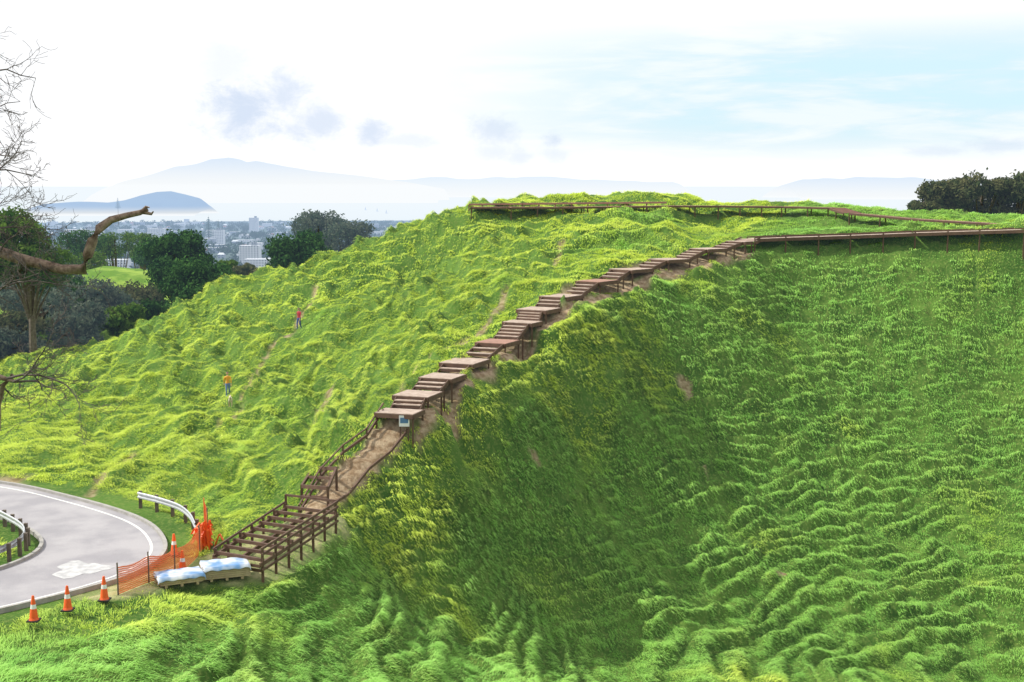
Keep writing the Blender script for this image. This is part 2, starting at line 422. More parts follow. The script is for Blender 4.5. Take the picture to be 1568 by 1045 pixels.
# painted light: shaded crater wall cooler and darker, sunlit outer flank yellower
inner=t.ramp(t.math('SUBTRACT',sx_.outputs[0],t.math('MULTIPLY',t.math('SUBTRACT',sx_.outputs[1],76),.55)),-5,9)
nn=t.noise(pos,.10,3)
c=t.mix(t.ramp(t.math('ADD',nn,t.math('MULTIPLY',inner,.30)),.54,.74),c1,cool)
c=t.mix(t.ramp(t.noise(pos,.30,4,.6),.52,.78,0,.35),c,(.72,.78,.20))
c=t.mix(t.math('MULTIPLY',t.ramp(t.noise(pos,.22,5,.65),.60,.74),.3),c,(.50,.40,.16))
c=t.mix(t.math('MULTIPLY',t.ramp(rnd_shade,.88,1.0),.25),c,(.78,.74,.40))
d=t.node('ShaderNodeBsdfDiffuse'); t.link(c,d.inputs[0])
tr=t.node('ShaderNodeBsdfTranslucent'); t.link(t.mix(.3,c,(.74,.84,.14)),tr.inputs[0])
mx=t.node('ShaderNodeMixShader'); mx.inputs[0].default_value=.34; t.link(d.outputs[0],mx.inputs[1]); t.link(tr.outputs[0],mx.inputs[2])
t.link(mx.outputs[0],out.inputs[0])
tx,ty,tw=[],[],[]
NB=18
for y0,y1,den,wd in ((33,50,15,1.0),(50,75,12,1.1),(75,100,9,1.4),(100,136,5.6,1.9)):
    k=int(.98*(y1+8)*(y1-y0)*den); a=rng.uniform(-.47*y1-4,.47*y1+6,k); b=rng.uniform(y0,y1,k)
    q=(a>-.43*b-2)&(a<.43*b+3.5); tx.append(a[q]); ty.append(b[q]); tw.append(np.full(q.sum(),wd))
tx=np.concatenate(tx); ty=np.concatenate(ty); tw=np.concatenate(tw)
zb=base(tx,ty); e=.5; gx=(base(tx+e,ty)-zb)/e; gy=(base(tx,ty+e)-zb)/e; sl=np.hypot(gx,gy); dwn=np.arctan2(-gy,-gx)
rd,_,so_,pd=masks(tx,ty); LM=lump(tx,ty,zb)
keep=(rd<.02)&(rng.random(len(tx))>np.maximum(so_*1.35,pd*.7))&(rng.random(len(tx))<.48+1.0*LM)
tx,ty,tw,pd,zb,LM,sl,dwn=[q[keep] for q in (tx,ty,tw,pd,zb,LM,sl,dwn)]
hs=(.55+.60*LM)*rng.uniform(.75,1.2,len(tx))*(1-.7*pd)
rp=lambda q: np.repeat(q,NB)
N=len(tx)*NB
off_a=rng.uniform(0,6.283,N); off_r=np.sqrt(rng.random(N))*.24*rp(np.sqrt(tw))
bx=rp(tx)+off_r*np.cos(off_a); by=rp(ty)+off_r*np.sin(off_a); bzv=Zi(bx,by)-.04
dirw=1.0+2.4*rp(np.clip(sl,0,.7)); hx=np.cos(off_a)*.6+np.cos(rp(dwn))*dirw+rng.normal(0,.40,N); hy=np.sin(off_a)*.6+np.sin(rp(dwn))*dirw+rng.normal(0,.40,N)
hn=np.hypot(hx,hy); hx/=hn; hy/=hn
L=.37*rp(hs)*rng.uniform(.65,1.25,N); wdt=.0125*rp(tw)*rng.uniform(.7,1.3,N)
e1=rng.uniform(.55,1.2,N); e2=e1-rng.uniform(.6,1.3,N)
slz=-rp(np.clip(sl,0,.8))*.8
m1=np.stack([bx+hx*np.cos(e1)*L*.5,by+hy*np.cos(e1)*L*.5,bzv+np.sin(e1)*L*.5],1)
tpz=np.stack([m1[:,0]+hx*np.cos(e2)*L*.55,m1[:,1]+hy*np.cos(e2)*L*.55,m1[:,2]+(np.sin(e2)+slz*np.cos(e2))*L*.55],1)
pv=np.stack([-hy*wdt,hx*wdt,np.zeros(N)],1)
V=np.stack([np.stack([bx,by,bzv],1),m1-pv,tpz,m1+pv],1).reshape(-1,3)
ii=np.arange(N)*4
Fc=np.stack([np.stack([ii,ii+1,ii+3],1),np.stack([ii+1,ii+2,ii+3],1)],1).reshape(-1,3)
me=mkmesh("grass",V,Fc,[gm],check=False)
a=me.attributes.new('rnd_shade','FLOAT','POINT'); a.data.foreach_set('value',np.repeat((rng.random(N)*.34+rp(rng.random(len(tx)))*.20+.46*rp(LM)).astype(np.float32),4))  # random tone plus painted shade: hollows darker, tuft tops lighter
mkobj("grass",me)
del V,Fc

# ------------------------------------------------------------- road
asph,t,out=newmat("asphalt")
g=t.node('ShaderNodeNewGeometry'); pos=g.outputs['Position']
c=t.mix(t.ramp(t.noise(pos,.45,5),.35,.65),(.27,.26,.28),(.37,.355,.37))
c=t.mix(t.ramp(t.noise(pos,30,2),.3,.7,0,.3),c,(.15,.15,.16))
b=t.node('ShaderNodeBsdfPrincipled'); b.inputs['Roughness'].default_value=.75; t.link(c,b.inputs['Base Color']); t.link(b.outputs[0],out.inputs[0])
white=simple("road_paint",(.75,.75,.73),.6,(.55,.55,.53),6)
conc=simple("kerb_concrete",(.36,.35,.33),.85,(.27,.26,.24),3,bump=.3)
def ribbon(name,A_,B_,n,dz,mat,parent=None):
    V=[];Fc=[]
    for i,(a,b) in enumerate(zip(A_,B_)):
        for k in range(n+1):
            p=a+(b-a)*k/n; V.append((p[0],p[1],0))
    V=np.array(V,float); V[:,2]=base(V[:,0],V[:,1])+dz
    for i in range(len(A_)-1):
        for k in range(n): a=i*(n+1)+k; Fc.append((a,a+1,a+n+2,a+n+1))
    return mkobj(name,mkmesh(name,V,Fc,[mat],True),parent)
road=empty("road")
RO=R_OUT; RI=R_IN
ribbon("asphalt_surface",RO,RI,10,.0,asph,road)
def off(A_,B_,d):
    return [a+(b-a)/np.linalg.norm(b-a)*d for a,b in zip(A_,B_)]
ribbon("edge_line",off(RO,RI,.45),off(RO,RI,.57),1,.008,white,road)
def kerb(name,A_,B_,w_,h_):
    V=[];Fc=[]
    a2=off(A_,B_,-w_)
    for p,q_ in zip(A_,a2):
        zb_=bz(p[0],p[1]); V+=[(p[0],p[1],zb_-.1),(p[0],p[1],zb_+h_),(q_[0],q_[1],zb_+h_),(q_[0],q_[1],zb_-.3)]
    for i in range(len(A_)-1):
        for k in range(3): a=i*4+k; Fc.append((a,a+1,a+5,a+4))
    return mkobj(name,mkmesh(name,V,Fc,[conc]),road)
kerb("kerb_outer",RO,RI,.16,.13); kerb("kerb_inner",RI,RO,.16,.13)
for (u,v,w_,h_) in [(122,874,2.0,1.1)]:
    p=hit(u,v); V=[];k=26
    for i in range(k):
        an=i/k*6.283; rr=1+.25*math.sin(3*an+1)+.12*math.sin(7*an); x=p[0]+w_/2*rr*math.cos(an); y=p[1]+h_*rr*math.sin(an); V.append((x,y,bz(x,y)+.008))
    mkobj("road_paint_patch",mkmesh("road_paint_patch",V,[tuple(range(k))],[simple("worn_paint",(.52,.52,.52),.7,(.33,.33,.34),3)]),road)

# ------------------------------------------------------------- guard rails
galv=simple("galvanised_steel",(.55,.57,.60),.38,(.45,.47,.50),5,metal=.5)
postw=simple("timber_post",(.10,.08,.065),.85,(.16,.13,.10),5)
def guard(name,pts,hgt=.72):
    root=empty(name); a=Acc(); b=Acc()
    prof=[(0,-.155),(.045,-.12),(.045,-.06),(-.02,-.02),(-.02,.02),(.045,.06),(.045,.12),(0,.155)]
    rows=[]
    for i,p in enumerate(pts):
        d=np.array(pts[min(i+1,len(pts)-1)])-np.array(pts[max(i-1,0)]); d=d/np.linalg.norm(d); s_=np.array([d[1],-d[0]])
        zz=bz(p[0],p[1])+hgt-.16
        rows.append([(p[0]+s_[0]*o,p[1]+s_[1]*o,zz+h) for o,h in prof]); 
        if i%3==0:
            q_=(p[0]-s_[0]*.12,p[1]-s_[1]*.12); z0=gz(*q_)-.3
            b.beam((q_[0],q_[1],z0),(q_[0],q_[1],zz+.18),.14,.14)
    V=[x for r in rows for x in r]; k=len(prof); Fc=[(i*k+j,i*k+j+1,(i+1)*k+j+1,(i+1)*k+j) for i in range(len(rows)-1) for j in range(k-1)]
    a.add(V,Fc); a.obj("w_beam",[galv],root); b.obj("posts",[postw],root); return root
inn=off(RI,RO,-.75)
guard("guard_rail",[tuple(p) for p in inn[18:86]])
gp=cat([hit(212,777)[:2],hit(245,786)[:2],hit(275,798)[:2],hit(292,812)[:2],hit(300,828)[:2]],4)
guard("guard_rail",[tuple(p) for p in gp],.75)

# ------------------------------------------------------------- cones, barrier
orange=simple("safety_orange",(.85,.13,.02),.5,(.75,.10,.02),4)
netm=simple("orange_netting",(.90,.22,.08),.5,(.85,.18,.06),4)
refl=simple("reflective_white",(.8,.8,.8),.4,(.7,.7,.7),4)
rub=simple("black_rubber",(.03,.03,.03),.8)
def cone(p,h=.9,tilt=0):
    a=Acc(); z=bz(p[0],p[1])+.012
    a.beam((p[0]-.2,p[1],z+.025),(p[0]+.2,p[1],z+.025),.4,.05,2)
    pr=[(.17,.05),(.145,.12),(.125,.3),(.105,.45),(.085,.6),(.06,.78),(.042,h),(.026,h+.01),(0.0,h+.01)]
    a.lathe((p[0],p[1],z),pr,16,mf=[0,0,0,1,0,0,0,0])
    a.obj("traffic_cone",[orange,refl,rub])
for u,v in [(52,952),(104,936),(160,920),(267,851),(280,878)]: cone(hit(u,v))
fen=empty("safety_barrier_fence"); a=Acc(); b=Acc()
fp=cat([hit(181,912)[:2],hit(228,893)[:2],hit(268,882)[:2],hit(306,852)[:2],hit(318,818)[:2],hit(312,790)[:2]],6)
fz=[gz(*p) for p in fp]
H=1.0
for k in range(13):
    for i in range(len(fp)-1):
        sg=lambda j: H*k/12*(1-.12*math.sin(j/6*math.pi)**2)
        a.beam((fp[i][0],fp[i][1],fz[i]+.05+sg(i)),(fp[i+1][0],fp[i+1][1],fz[i+1]+.05+sg(i+1)),.006,.034 if k<12 else .05)
for i in range(len(fp)-1):
    for k in range(6):
        t_=k/6; p=fp[i]*(1-t_)+fp[i+1]*t_; zz=fz[i]*(1-t_)+fz[i+1]*t_
        a.beam((p[0],p[1],zz+.05),(p[0],p[1],zz+H),.006,.026)
    if i%6==0: b.tube([(fp[i][0],fp[i][1],fz[i]-.2),(fp[i][0],fp[i][1],fz[i]+1.25)],[.035,.03],8)
a.obj("barrier_mesh",[netm],fen); b.obj("stakes",[postw],fen)
a=Acc(); p=hit(316,842)
for k in range(34):
    an=random.uniform(0,6.28); r=random.uniform(.05,.38); x=p[0]+r*math.cos(an); y=p[1]+r*math.sin(an); l_=random.uniform(-.3,.3); hh=random.uniform(.4,1.2)
    a.beam((x,y,p[2]),(x+l_,y+random.uniform(-.2,.2),p[2]+hh),.10,.015); a.beam((x+l_,y,p[2]+hh),(x+l_*1.6,y+random.uniform(-.2,.2),p[2]+hh-.25),.09,.015)
a.tube([(p[0],p[1],p[2]),(p[0]-.05,p[1],p[2]+2.2)],[.03,.02],6)
a.obj("rolled_barrier_netting",[orange])

# ------------------------------------------------------------- timber
woodL=simple("weathered_decking",(.46,.37,.31),.8,(.32,.24,.19),2.5)
woodR=simple("reddish_decking",(.36,.20,.15),.8,(.26,.15,.11),2.5)
woodD=simple("dark_timber",(.085,.045,.032),.75,(.13,.075,.05),3)
woodN=simple("new_timber",(.38,.30,.20),.8,(.28,.21,.13),3)
stairs=empty("hillside_stairs")
dk=Acc(); fr=Acc()
def V3(p): return Vector((float(p[0]),float(p[1]),float(p[2])))
dd=[V3(p) for p in DECKS]
def planks(acc,a,b,width,pw=.16,gap=.015,th=.05,m=0):
    a=Vector(a);b=Vector(b); L=(b-a).length; d=(b-a)/L; s_=Vector((d.y,-d.x,0)).normalized()
    nn=max(1,int(L/pw))
    for i in range(nn):
        c_=a+d*(pw*(i+.5)); acc.beam(c_-s_*width/2,c_+s_*width/2,pw-gap,th,m,up=(0,0,1))
for i,p in enumerate(dd):
    q_=dd[i+1] if i+1<len(dd) else V3(LOWWALK[0])
    pr=dd[i-1] if i>0 else p-(q_-p)
    d=(q_-pr); d.z=0; d.normalize(); s_=Vector((d.y,-d.x,0))
    L=min(2.5,(q_-p).length*.62); wdt=1.9+.2*random.random()
    if i==0: L=1.6
    p0=p-d*L/2; p1=p+d*L/2
    mi=1 if i in (4,8) else 0
    planks(dk,p0,p1,wdt,m=mi)
    for sg in (-1,1):
        o=s_*(wdt/2+.03)*sg
        fr.beam(p0+o+Vector((0,0,-.11)),p1+o+Vector((0,0,-.11)),.05,.24)
        for pp in (p0+d*.1,p1-d*.1):
            g_=gz(pp.x+o.x,pp.y+o.y); fr.beam((pp.x+o.x*.93,pp.y+o.y*.93,g_-.3),(pp.x+o.x*.93,pp.y+o.y*.93,pp.z-.06),.09,.09)
    for e_ in (p0,p1): fr.beam(e_-s_*wdt/2+Vector((0,0,-.12)),e_+s_*wdt/2+Vector((0,0,-.12)),.05,.22)
    if i+1<len(dd):
        L2=min(2.5,((dd[i+2] if i+2<len(dd) else V3(LOWWALK[0]))-q_).length*.62)
        dn=(q_-p); dn.z=0; dn.normalize(); sn=Vector((dn.y,-dn.x,0))
        a0=p1; a1=q_-dn*L2/2; dz=a1.z-a0.z; nr=max(2,round(abs(dz)/.18))
        for k in range(1,nr):
            tt=k/nr; c_=a0.lerp(a1,tt); z_=a0.z+dz*k/nr
            tw_=min(.34,(a1-a0).length/nr)
            dk.beam(Vector((c_.x,c_.y,z_))-sn*.75,Vector((c_.x,c_.y,z_))+sn*.75,tw_*.95,.05,0)
            fr.beam(Vector((c_.x,c_.y,z_-.1))-sn*.73-dn*tw_*.4,Vector((c_.x,c_.y,z_-.1))+sn*.73-dn*tw_*.4,.02,.14)
        for sg in (-1,1):
            o=sn*.8*sg; fr.beam(a0+o+Vector((0,0,-.12)),a1+o+Vector((0,0,-.12)),.05,.26)
        mid=a0.lerp(a1,.5)
        for sg in (-1,1):
            x_,y_=mid.x+sn.x*.8*sg,mid.y+sn.y*.8*sg
            fr.beam((x_,y_,gz(x_,y_)-.3),(x_,y_,mid.z-.1),.09,.09)
dk.obj("decks_and_treads",[woodL,woodR],stairs); fr.obj("frames_and_stringers",[woodD],stairs)

def boardwalk(name,pts,width,kerbh=.0,m=0,fh=.24):
    root=empty(name); a=Acc(); f=Acc()
    pts=[V3(p) for p in pts]
    for p,q_ in zip(pts[:-1],pts[1:]):
        d=(q_-p); L=d.length; d/=L; s_=Vector((d.y,-d.x,0)).normalized()
        planks(a,p,q_,width,pw=.2)
        for sg in (-1,1):
            o=s_*(width/2+.03)*sg
            f.beam(p+o+Vector((0,0,-fh/2+.02)),q_+o+Vector((0,0,-fh/2+.02)),.05,fh)
            if kerbh: 
                f.beam(p+o*.9+Vector((0,0,kerbh)),q_+o*.9+Vector((0,0,kerbh)),.08,.08)
            k=max(1,int(L/1.8))
            for j in range(k):
                c_=p+d*(L*j/k)+o*.92; f.beam((c_.x,c_.y,gz(c_.x,c_.y)-.3),(c_.x,c_.y,c_.z+(kerbh if kerbh else -.03)),.09,.09)
    a.obj("deck_boards",[woodL if m==0 else woodR],root); f.obj("bearers_and_posts",[woodD],root); return root
boardwalk("boardwalk",[DECKS[-1]+np.array([.5,.2,0.0])]+list(LOWWALK),1.7,.12)
UP2=[p+np.array([0,0,.08]) for p in UPWALK]
boardwalk("boardwalk",UP2,1.5,0,m=1,fh=.16)
vb=empty("crest_rail"); a=Acc()
q0=[S(*p) for p in [(718,313.5,118.2),(800,312.5,118.4),(900,311.5,119.4),(1020,310.5,120.2)]]
for p,q_ in zip(q0[:-1],q0[1:]):
    a.beam(p,q_,.5,.16)
    for j in range(4):
        c_=p+(q_-p)*j/4; a.beam((c_[0],c_[1],bz(c_[0],c_[1])-.3),(c_[0],c_[1],c_[2]-.05),.12,.12)
a.obj("rail_timbers",[woodR],vb)

# ------------------------------------------------------------- path edging + half built frames at the foot
pe=empty("footpath_edging"); a=Acc()
pp=[V3(p) for p in PATH]
for sg in (-1,1):
    L_=[]
    for i,p in enumerate(pp):
        d=(pp[min(i+1,len(pp)-1)]-pp[max(i-1,0)]); s_=Vector((d.y,-d.x,0)).normalized(); q_=p+s_*.75*sg; L_.append(Vector((q_.x,q_.y,gz(q_.x,q_.y)+.20)))
    for p,q_ in zip(L_[:-1],L_[1:]):
        a.beam(p,q_,.08,.13,0)
        if sg<0:
            a.beam(p+Vector((0,0,.36)),q_+Vector((0,0,.36)),.06,.06,0); a.beam(p-Vector((0,0,.6)),p+Vector((0,0,.40)),.08,.08,0)
a.obj("edging_timbers",[woodD],pe)
sf=empty("stair_frame"); a=Acc()
BL,BR,TR,TL=[V3(S(*q_)) for q_ in [(330,846,51.6),(402,858,50.6),(514,786,56.2),(436,776,57.6)]]
def Q(s_,r_,dz=0):
    a_=BL.lerp(TL,r_); b_=BR.lerp(TR,r_); p=a_.lerp(b_,s_); return Vector((p.x,p.y,p.z+dz))
for k in range(9):
    r_=k/8; a.beam(Q(-.02,r_),Q(1.02,r_),.10,.13)
for s_ in (0,.5,1):
    a.beam(Q(s_,-.03,-.14),Q(s_,1.03,-.14),.08,.16)
for s_ in (0,1):
    for k in range(7):
        p=Q(s_,k/6); g_=gz(p.x,p.y); a.beam((p.x,p.y,min(g_,p.z)-.4),(p.x,p.y,p.z+(.16 if s_<1 else .52)),.10,.10)
for h in (-.38,.26,.50):
    a.beam(Q(1.02,-.02,h),Q(1.02,1.02,h),.05,.10)
a.beam(Q(-.02,-.02,.16),Q(-.02,1.02,.16),.05,.09)
a.beam(Q(0,1.02,.5),Q(1,1.02,.5),.05,.10); a.beam(Q(0,1.02,-.5),Q(0,1.02,.52),.10,.10)
a.beam(Q(0,-.02,-.4),Q(1,-.02,-.4),.05,.12); a.beam(Q(0,-.03,-.2),Q(1,-.03,-.2),.05,.12)
a.obj("frame_timbers",[woodD],sf)
sf=empty("landing_frame"); a=Acc()
c0=V3(S(462,745,60)); c1=V3(S(502,748,58.6)); c2=V3(S(515,718,60.4)); c3=V3(S(480,717,62))
for p,q_ in ((c0,c1),(c1,c2),(c2,c3),(c3,c0)): a.beam(p,q_,.1,.17)
a.beam((c0+c3)/2,(c1+c2)/2,.08,.12)
for p in (c0,c1,c2,c3): a.beam((p.x,p.y,gz(p.x,p.y)-.4),(p.x,p.y,p.z+.1),.11,.11)
a.beam(c0+Vector((0,0,-.45)),c1+Vector((0,0,-.45)),.05,.12)
a.obj("frame_timbers",[woodD],sf)

sg_=empty("information_sign"); a=Acc(); p=V3(S(619,640,64.6)); gg=gz(p.x,p.y)
a.beam((p.x-.2,p.y,gg-.2),(p.x-.2,p.y,gg+1.25),.06,.06,0); a.beam((p.x+.2,p.y,gg-.2),(p.x+.2,p.y,gg+1.25),.06,.06,0)
a.beam((p.x-.26,p.y-.04,gg+1.0),(p.x+.26,p.y-.04,gg+1.0),.02,.56,1); a.beam((p.x-.2,p.y-.054,gg+1.03),(p.x+.2,p.y-.054,gg+1.03),.006,.28,2)
a.obj("sign_panel_and_posts",[woodD,refl,simple("sign_blue",(.10,.22,.42),.5)],sg_)
hr=empty("landing_handrail"); a=Acc()
L_=[V3(S(*q_)) for q_ in [(592,640,65.5),(600,622,66.5),(628,612,67)]]
for p,q_ in zip(L_[:-1],L_[1:]): a.beam(p,q_,.07,.08); a.beam(p-Vector((0,0,.35)),q_-Vector((0,0,.35)),.05,.07)
for p in L_: a.beam((p.x,p.y,gz(p.x,p.y)-.2),(p.x,p.y,p.z+.04),.08,.08)
a.obj("rails",[woodD],hr)

# ------------------------------------------------------------- material packs
tarp=simple("wrapping_film",(.66,.68,.70),.45,(.10,.24,.46),1.6,detail=2)
for (u,v,ang,Lx,Wy,hh) in [(275,893,.45,1.7,1.0,.34),(345,884,.35,1.75,1.1,.5)]:
    root=empty("timber_pack"); a=Acc(); b=Acc(); p=V3(hit(u,v)); dx=Vector((math.cos(ang),math.sin(ang),0)); dy=Vector((-dx.y,dx.x,0))
    for s_ in (-1,0,1): a.beam(p+dx*s_*.6-dy*Wy/2+Vector((0,0,.05)),p+dx*s_*.6+dy*Wy/2+Vector((0,0,.05)),.1,.1)
    rows=int(hh/.08)
    for r_ in range(rows):
        for c_ in range(8):
            o=dy*((c_+.5)/8-.5)*Wy+Vector((0,0,.14+r_*.08)); j=random.uniform(-.06,.06)
            a.beam(p+o-dx*(Lx/2+j),p+o+dx*(Lx/2+j),Wy/8-.012,.07)
    bm=bmesh.new(); bmesh.ops.create_grid(bm,x_segments=22,y_segments=14,size=1)
    top=.14+rows*.08-.03
    for v_ in bm.verts:
        fx,fy=v_.co.x*1.06,v_.co.y*1.08; ex=max(0,abs(fx)-1);ey=max(0,abs(fy)-1)
        X_=max(-1,min(1,fx))*(Lx/2+.05)+ (ex*.15*(1 if fx>0 else -1)); Y_=max(-1,min(1,fy))*(Wy/2+.04)+(ey*.12*(1 if fy>0 else -1))
        q_=p+dx*X_+dy*Y_; v_.co=(q_.x,q_.y,p.z+top+.012*math.sin(fx*9+fy*5)-(ex+ey)*2.0*(.85+.12*math.sin(fx*13+fy*11)))
    me=bpy.data.meshes.new("wrapping"); bm.to_mesh(me); bm.free(); me.materials.append(tarp); me.polygons.foreach_set('use_smooth',[True]*len(me.polygons))
    mkobj("wrapping",me,root); a.obj("boards",[woodN],root)

# ------------------------------------------------------------- trees
bark=simple("bark",(.10,.08,.065),.9,(.17,.145,.12),4,bump=.6)
def leaves(centers,radii,count,size,seed,flat=.5):
    r=np.random.default_rng(seed); k=len(centers)
    vol=np.array([np.prod(x)**(2/3) for x in radii]); pick=r.choice(k,count,p=vol/vol.sum())
    d=r.normal(size=(count,3)); d/=np.linalg.norm(d,axis=1)[:,None]
    rad=r.uniform(.35,1.0,count)**.45*(1+.16*r.normal(size=count))
    c=np.array(centers)[pick]+d*np.array(radii)[pick]*rad[:,None]
    nrm=d+r.normal(size=(count,3))*.7; nrm/=np.linalg.norm(nrm,axis=1)[:,None]
    a=np.cross(nrm,r.normal(size=(count,3))); a/=np.linalg.norm(a,axis=1)[:,None]; b=np.cross(nrm,a)
    s=size*r.uniform(.5,1.3,count)[:,None]
    V=np.stack([c-a*s,c-b*s*flat,c+a*s,c+b*s*flat],1).reshape(-1,3)
    return V,np.arange(count*4).reshape(-1,4)
def tree(name,x,y,ztop,width,hcrown,mat,seed,count=7000,size=.28,nclump=16,zb=None):
    r=random.Random(seed); root=empty(name)
    g_=bz(x,y) if zb is None else zb
    cz=ztop-hcrown/2; a=Acc()
    cs=[];rs=[]
    for i in range(nclump):
        an=r.uniform(0,6.28); q_=math.sqrt(r.random())*.72; h=r.uniform(-.75,.8)
        q_*=math.sqrt(max(.15,1-(h*.85)**2))
        c_=(x+math.cos(an)*q_*width/2,y+math.sin(an)*q_*width/2,cz+h*hcrown/2*.8); rr=width*r.uniform(.11,.21)
        cs.append(c_); rs.append((rr,rr,rr*r.uniform(.55,.8)))
        mid=(x+(c_[0]-x)*.35,y+(c_[1]-y)*.35,g_+(c_[2]-g_)*.6)
        a.tube([(x,y,g_+(c_[2]-g_)*.3),mid,c_],[width*.018,width*.012,width*.004],5)
    a.tube([(x,y,g_-.5),(x+.1,y,g_+(cz-g_)*.5),(x,y,cz+hcrown*.2)],[width*.045,width*.032,width*.012],8)
    V,Fc=leaves(cs,rs,count,size,seed)
    mkobj("crown",mkmesh("crown",V,Fc,[mat]),root); a.obj("trunk_and_limbs",[bark],root); return root
LG=leafmat("leaf_dark_green",(.04,.10,.018),(.13,.21,.03),.3,6500)
LP=leafmat("leaf_deep_green",(.015,.05,.015),(.06,.14,.03),.2,6500)
LGr=leafmat("leaf_grey_olive",(.05,.085,.06),(.13,.15,.10),.3,4000)
LO=leafmat("leaf_olive",(.05,.075,.03),(.13,.13,.055),.3,5000)
def T(name,u,vtop,vbot,wpx,d,mat,seed,**kw):
    tp=S(u,vtop,d); bt=S(u,vbot,d); tree(name,tp[0],d,tp[2],wpx*d/2000,tp[2]-bt[2],mat,seed,**kw)
T("macrocarpa_tree",268,341,470,118,178,LP,1,count=15000,size=.30,nclump=40)
T("macrocarpa_tree",310,394,484,128,155,LP,2,count=15000,size=.26,nclump=38)
T("pohutukawa_tree",452,354,432,116,190,LP,3,count=13000,size=.3,nclump=32)
T("bare_grey_tree",487,323,395,112,262,LGr,4,count=9000,size=.34,nclump=22)
T("bare_grey_tree",540,337,405,104,255,LGr,5,count=7000,size=.32,nclump=20)
T("broadleaf_tree",40,300,465,140,135,LG,6,count=12000,size=.22,nclump=24)
T("broadleaf_tree",-40,330,500,130,130,LG,7,count=6000,size=.25)
for i,(u,v,b_,w_,d,mt) in enumerate([(60,425,540,150,150,LGr),(150,425,520,140,160,LGr),(205,425,500,110,172,LO),(10,450,590,130,140,LO),(110,455,560,120,146,LGr),(175,352,400,80,300,LG),(215,355,400,70,310,LG),(120,350,400,90,290,LP),(130,385,440,120,230,LG),(60,375,430,120,220,LGr),(235,432,495,60,175,LG),(185,465,520,90,152,LG),(-40,470,600,120,135,LGr),(380,405,430,60,180,LO),(350,398,425,40,200,LG),(30,500,600,110,138,LGr),(10,395,470,120,205,LP),(90,400,450,100,200,LGr),(30,410,500,110,160,LGr),(245,455,510,80,165,LP),(80,415,500,120,158,LP),(230,370,420,60,280,LP)]):
    T("shrub_tree",u,v,b_,w_,d,mt,20+i,count=5500,size=.26)
for i,(u,v,b_,w_,d) in enumerate([(1440,270,345,100,150),(1505,256,350,120,152),(1560,264,350,120,150),(1620,270,350,100,150),(1415,292,345,60,148),(1680,285,350,90,150)]):
    T("puriri_tree",u,v,b_,w_,d,LO,50+i,count=9000,size=.24)

# bare foreground tree
bt=empty("bare_tree"); a=Acc(); tw_=Acc(); R=random.Random(5); D0=26.0
def Sp(u,v,d=D0): return Vector(S(u,v,d))
def grow(p,d,L,r,lvl):
    pts=[p]; rad=[r]; q_=p.copy(); dd_=d.normalized(); n=6
    for i in range(n):
        dd_=(dd_+Vector((R.gauss(0,.2),R.gauss(0,.2),R.gauss(0,.2)+.03))).normalized(); q_=q_+dd_*L/n; pts.append(q_.copy()); rad.append(max(.0035,r*(1-.75*(i+1)/n)))
        if lvl>0 and R.random()<.9:
            nd=(dd_+Vector((R.gauss(0,.6),R.gauss(0,.6),R.gauss(0,.5)))).normalized(); grow(q_.copy(),nd,L*R.uniform(.3,.55),max(.004,rad[-1]*.6),lvl-1)
    tw_.tube(pts,rad,5 if r>.02 else 4,cap=False)
tb=Sp(-110,640); g_=gz(tb.x,tb.y)
trunk=[Vector((tb.x,tb.y,g_-.4)),Vector((tb.x+.1,tb.y,g_+3)),Sp(-105,600),Sp(-95,480),Sp(-85,385),Sp(-90,250),Sp(-80,120),Sp(-60,0)]
a.tube(trunk,[.42,.34,.27,.24,.21,.14,.09,.05],12)
main=[Sp(-85,400),Sp(-40,382),Sp(0,386),Sp(28,396),Sp(60,404),Sp(95,413),Sp(128,413),Sp(134,392),Sp(142,368),Sp(152,350),Sp(170,337),Sp(195,330),Sp(214,326),Sp(226,321)]
a.tube(main,[.17,.14,.12,.115,.105,.10,.115,.10,.10,.095,.075,.06,.055,.04],10)
a.tube([Sp(216,326),Sp(224,317),Sp(229,318)],[.045,.03,.012],6); a.tube([Sp(218,325),Sp(232,328),Sp(235,324)],[.045,.03,.012],6)
a.tube([Sp(-95,520),Sp(-40,560),Sp(0,578),Sp(25,585)],[.12,.08,.055,.03],8)
a.tube([Sp(20,575),Sp(5,590),Sp(-2,620),Sp(-2,660)],[.05,.05,.05,.04],8)
for (u,v,du,dv,L,r,l) in [(-80,310,1,.35,1.9,.03,3),(-85,250,1,.15,1.9,.03,3),(-85,270,1,.25,1.8,.03,3),(-85,190,1,.1,1.5,.025,3),(-80,120,1,.3,1.7,.03,2),(-80,345,1,0,1.9,.03,3),(-80,60,1,.1,1.3,.02,2),
                     (20,392,.6,-.6,.9,.02,3),(60,404,.3,-.8,.7,.018,2),(-20,385,.5,-.7,1.0,.025,3),(0,386,.3,.9,1.0,.022,3),(-40,382,.6,.7,1.4,.025,3),
                     (10,580,1,.35,2.1,.028,3),(25,585,1,0,1.9,.025,3),(0,590,.6,-.7,.8,.02,3),(20,585,.9,.7,1.6,.022,3),(-60,470,1,-.1,2.0,.03,3),(-60,440,1,-.35,2.2,.03,3)]:
    grow(Sp(u,v,D0+R.uniform(-.3,.3)),Vector((du,R.gauss(0,.2),dv)),L,r,l)
a.obj("trunk_and_limbs",[simple("grey_bark",(.10,.06,.04),.9,(.30,.22,.16),9,bump=.8)],bt,smooth=True)
tw_.obj("twigs",[simple("twig_bark",(.07,.055,.05),.9,(.12,.10,.085),5)],bt,smooth=True)

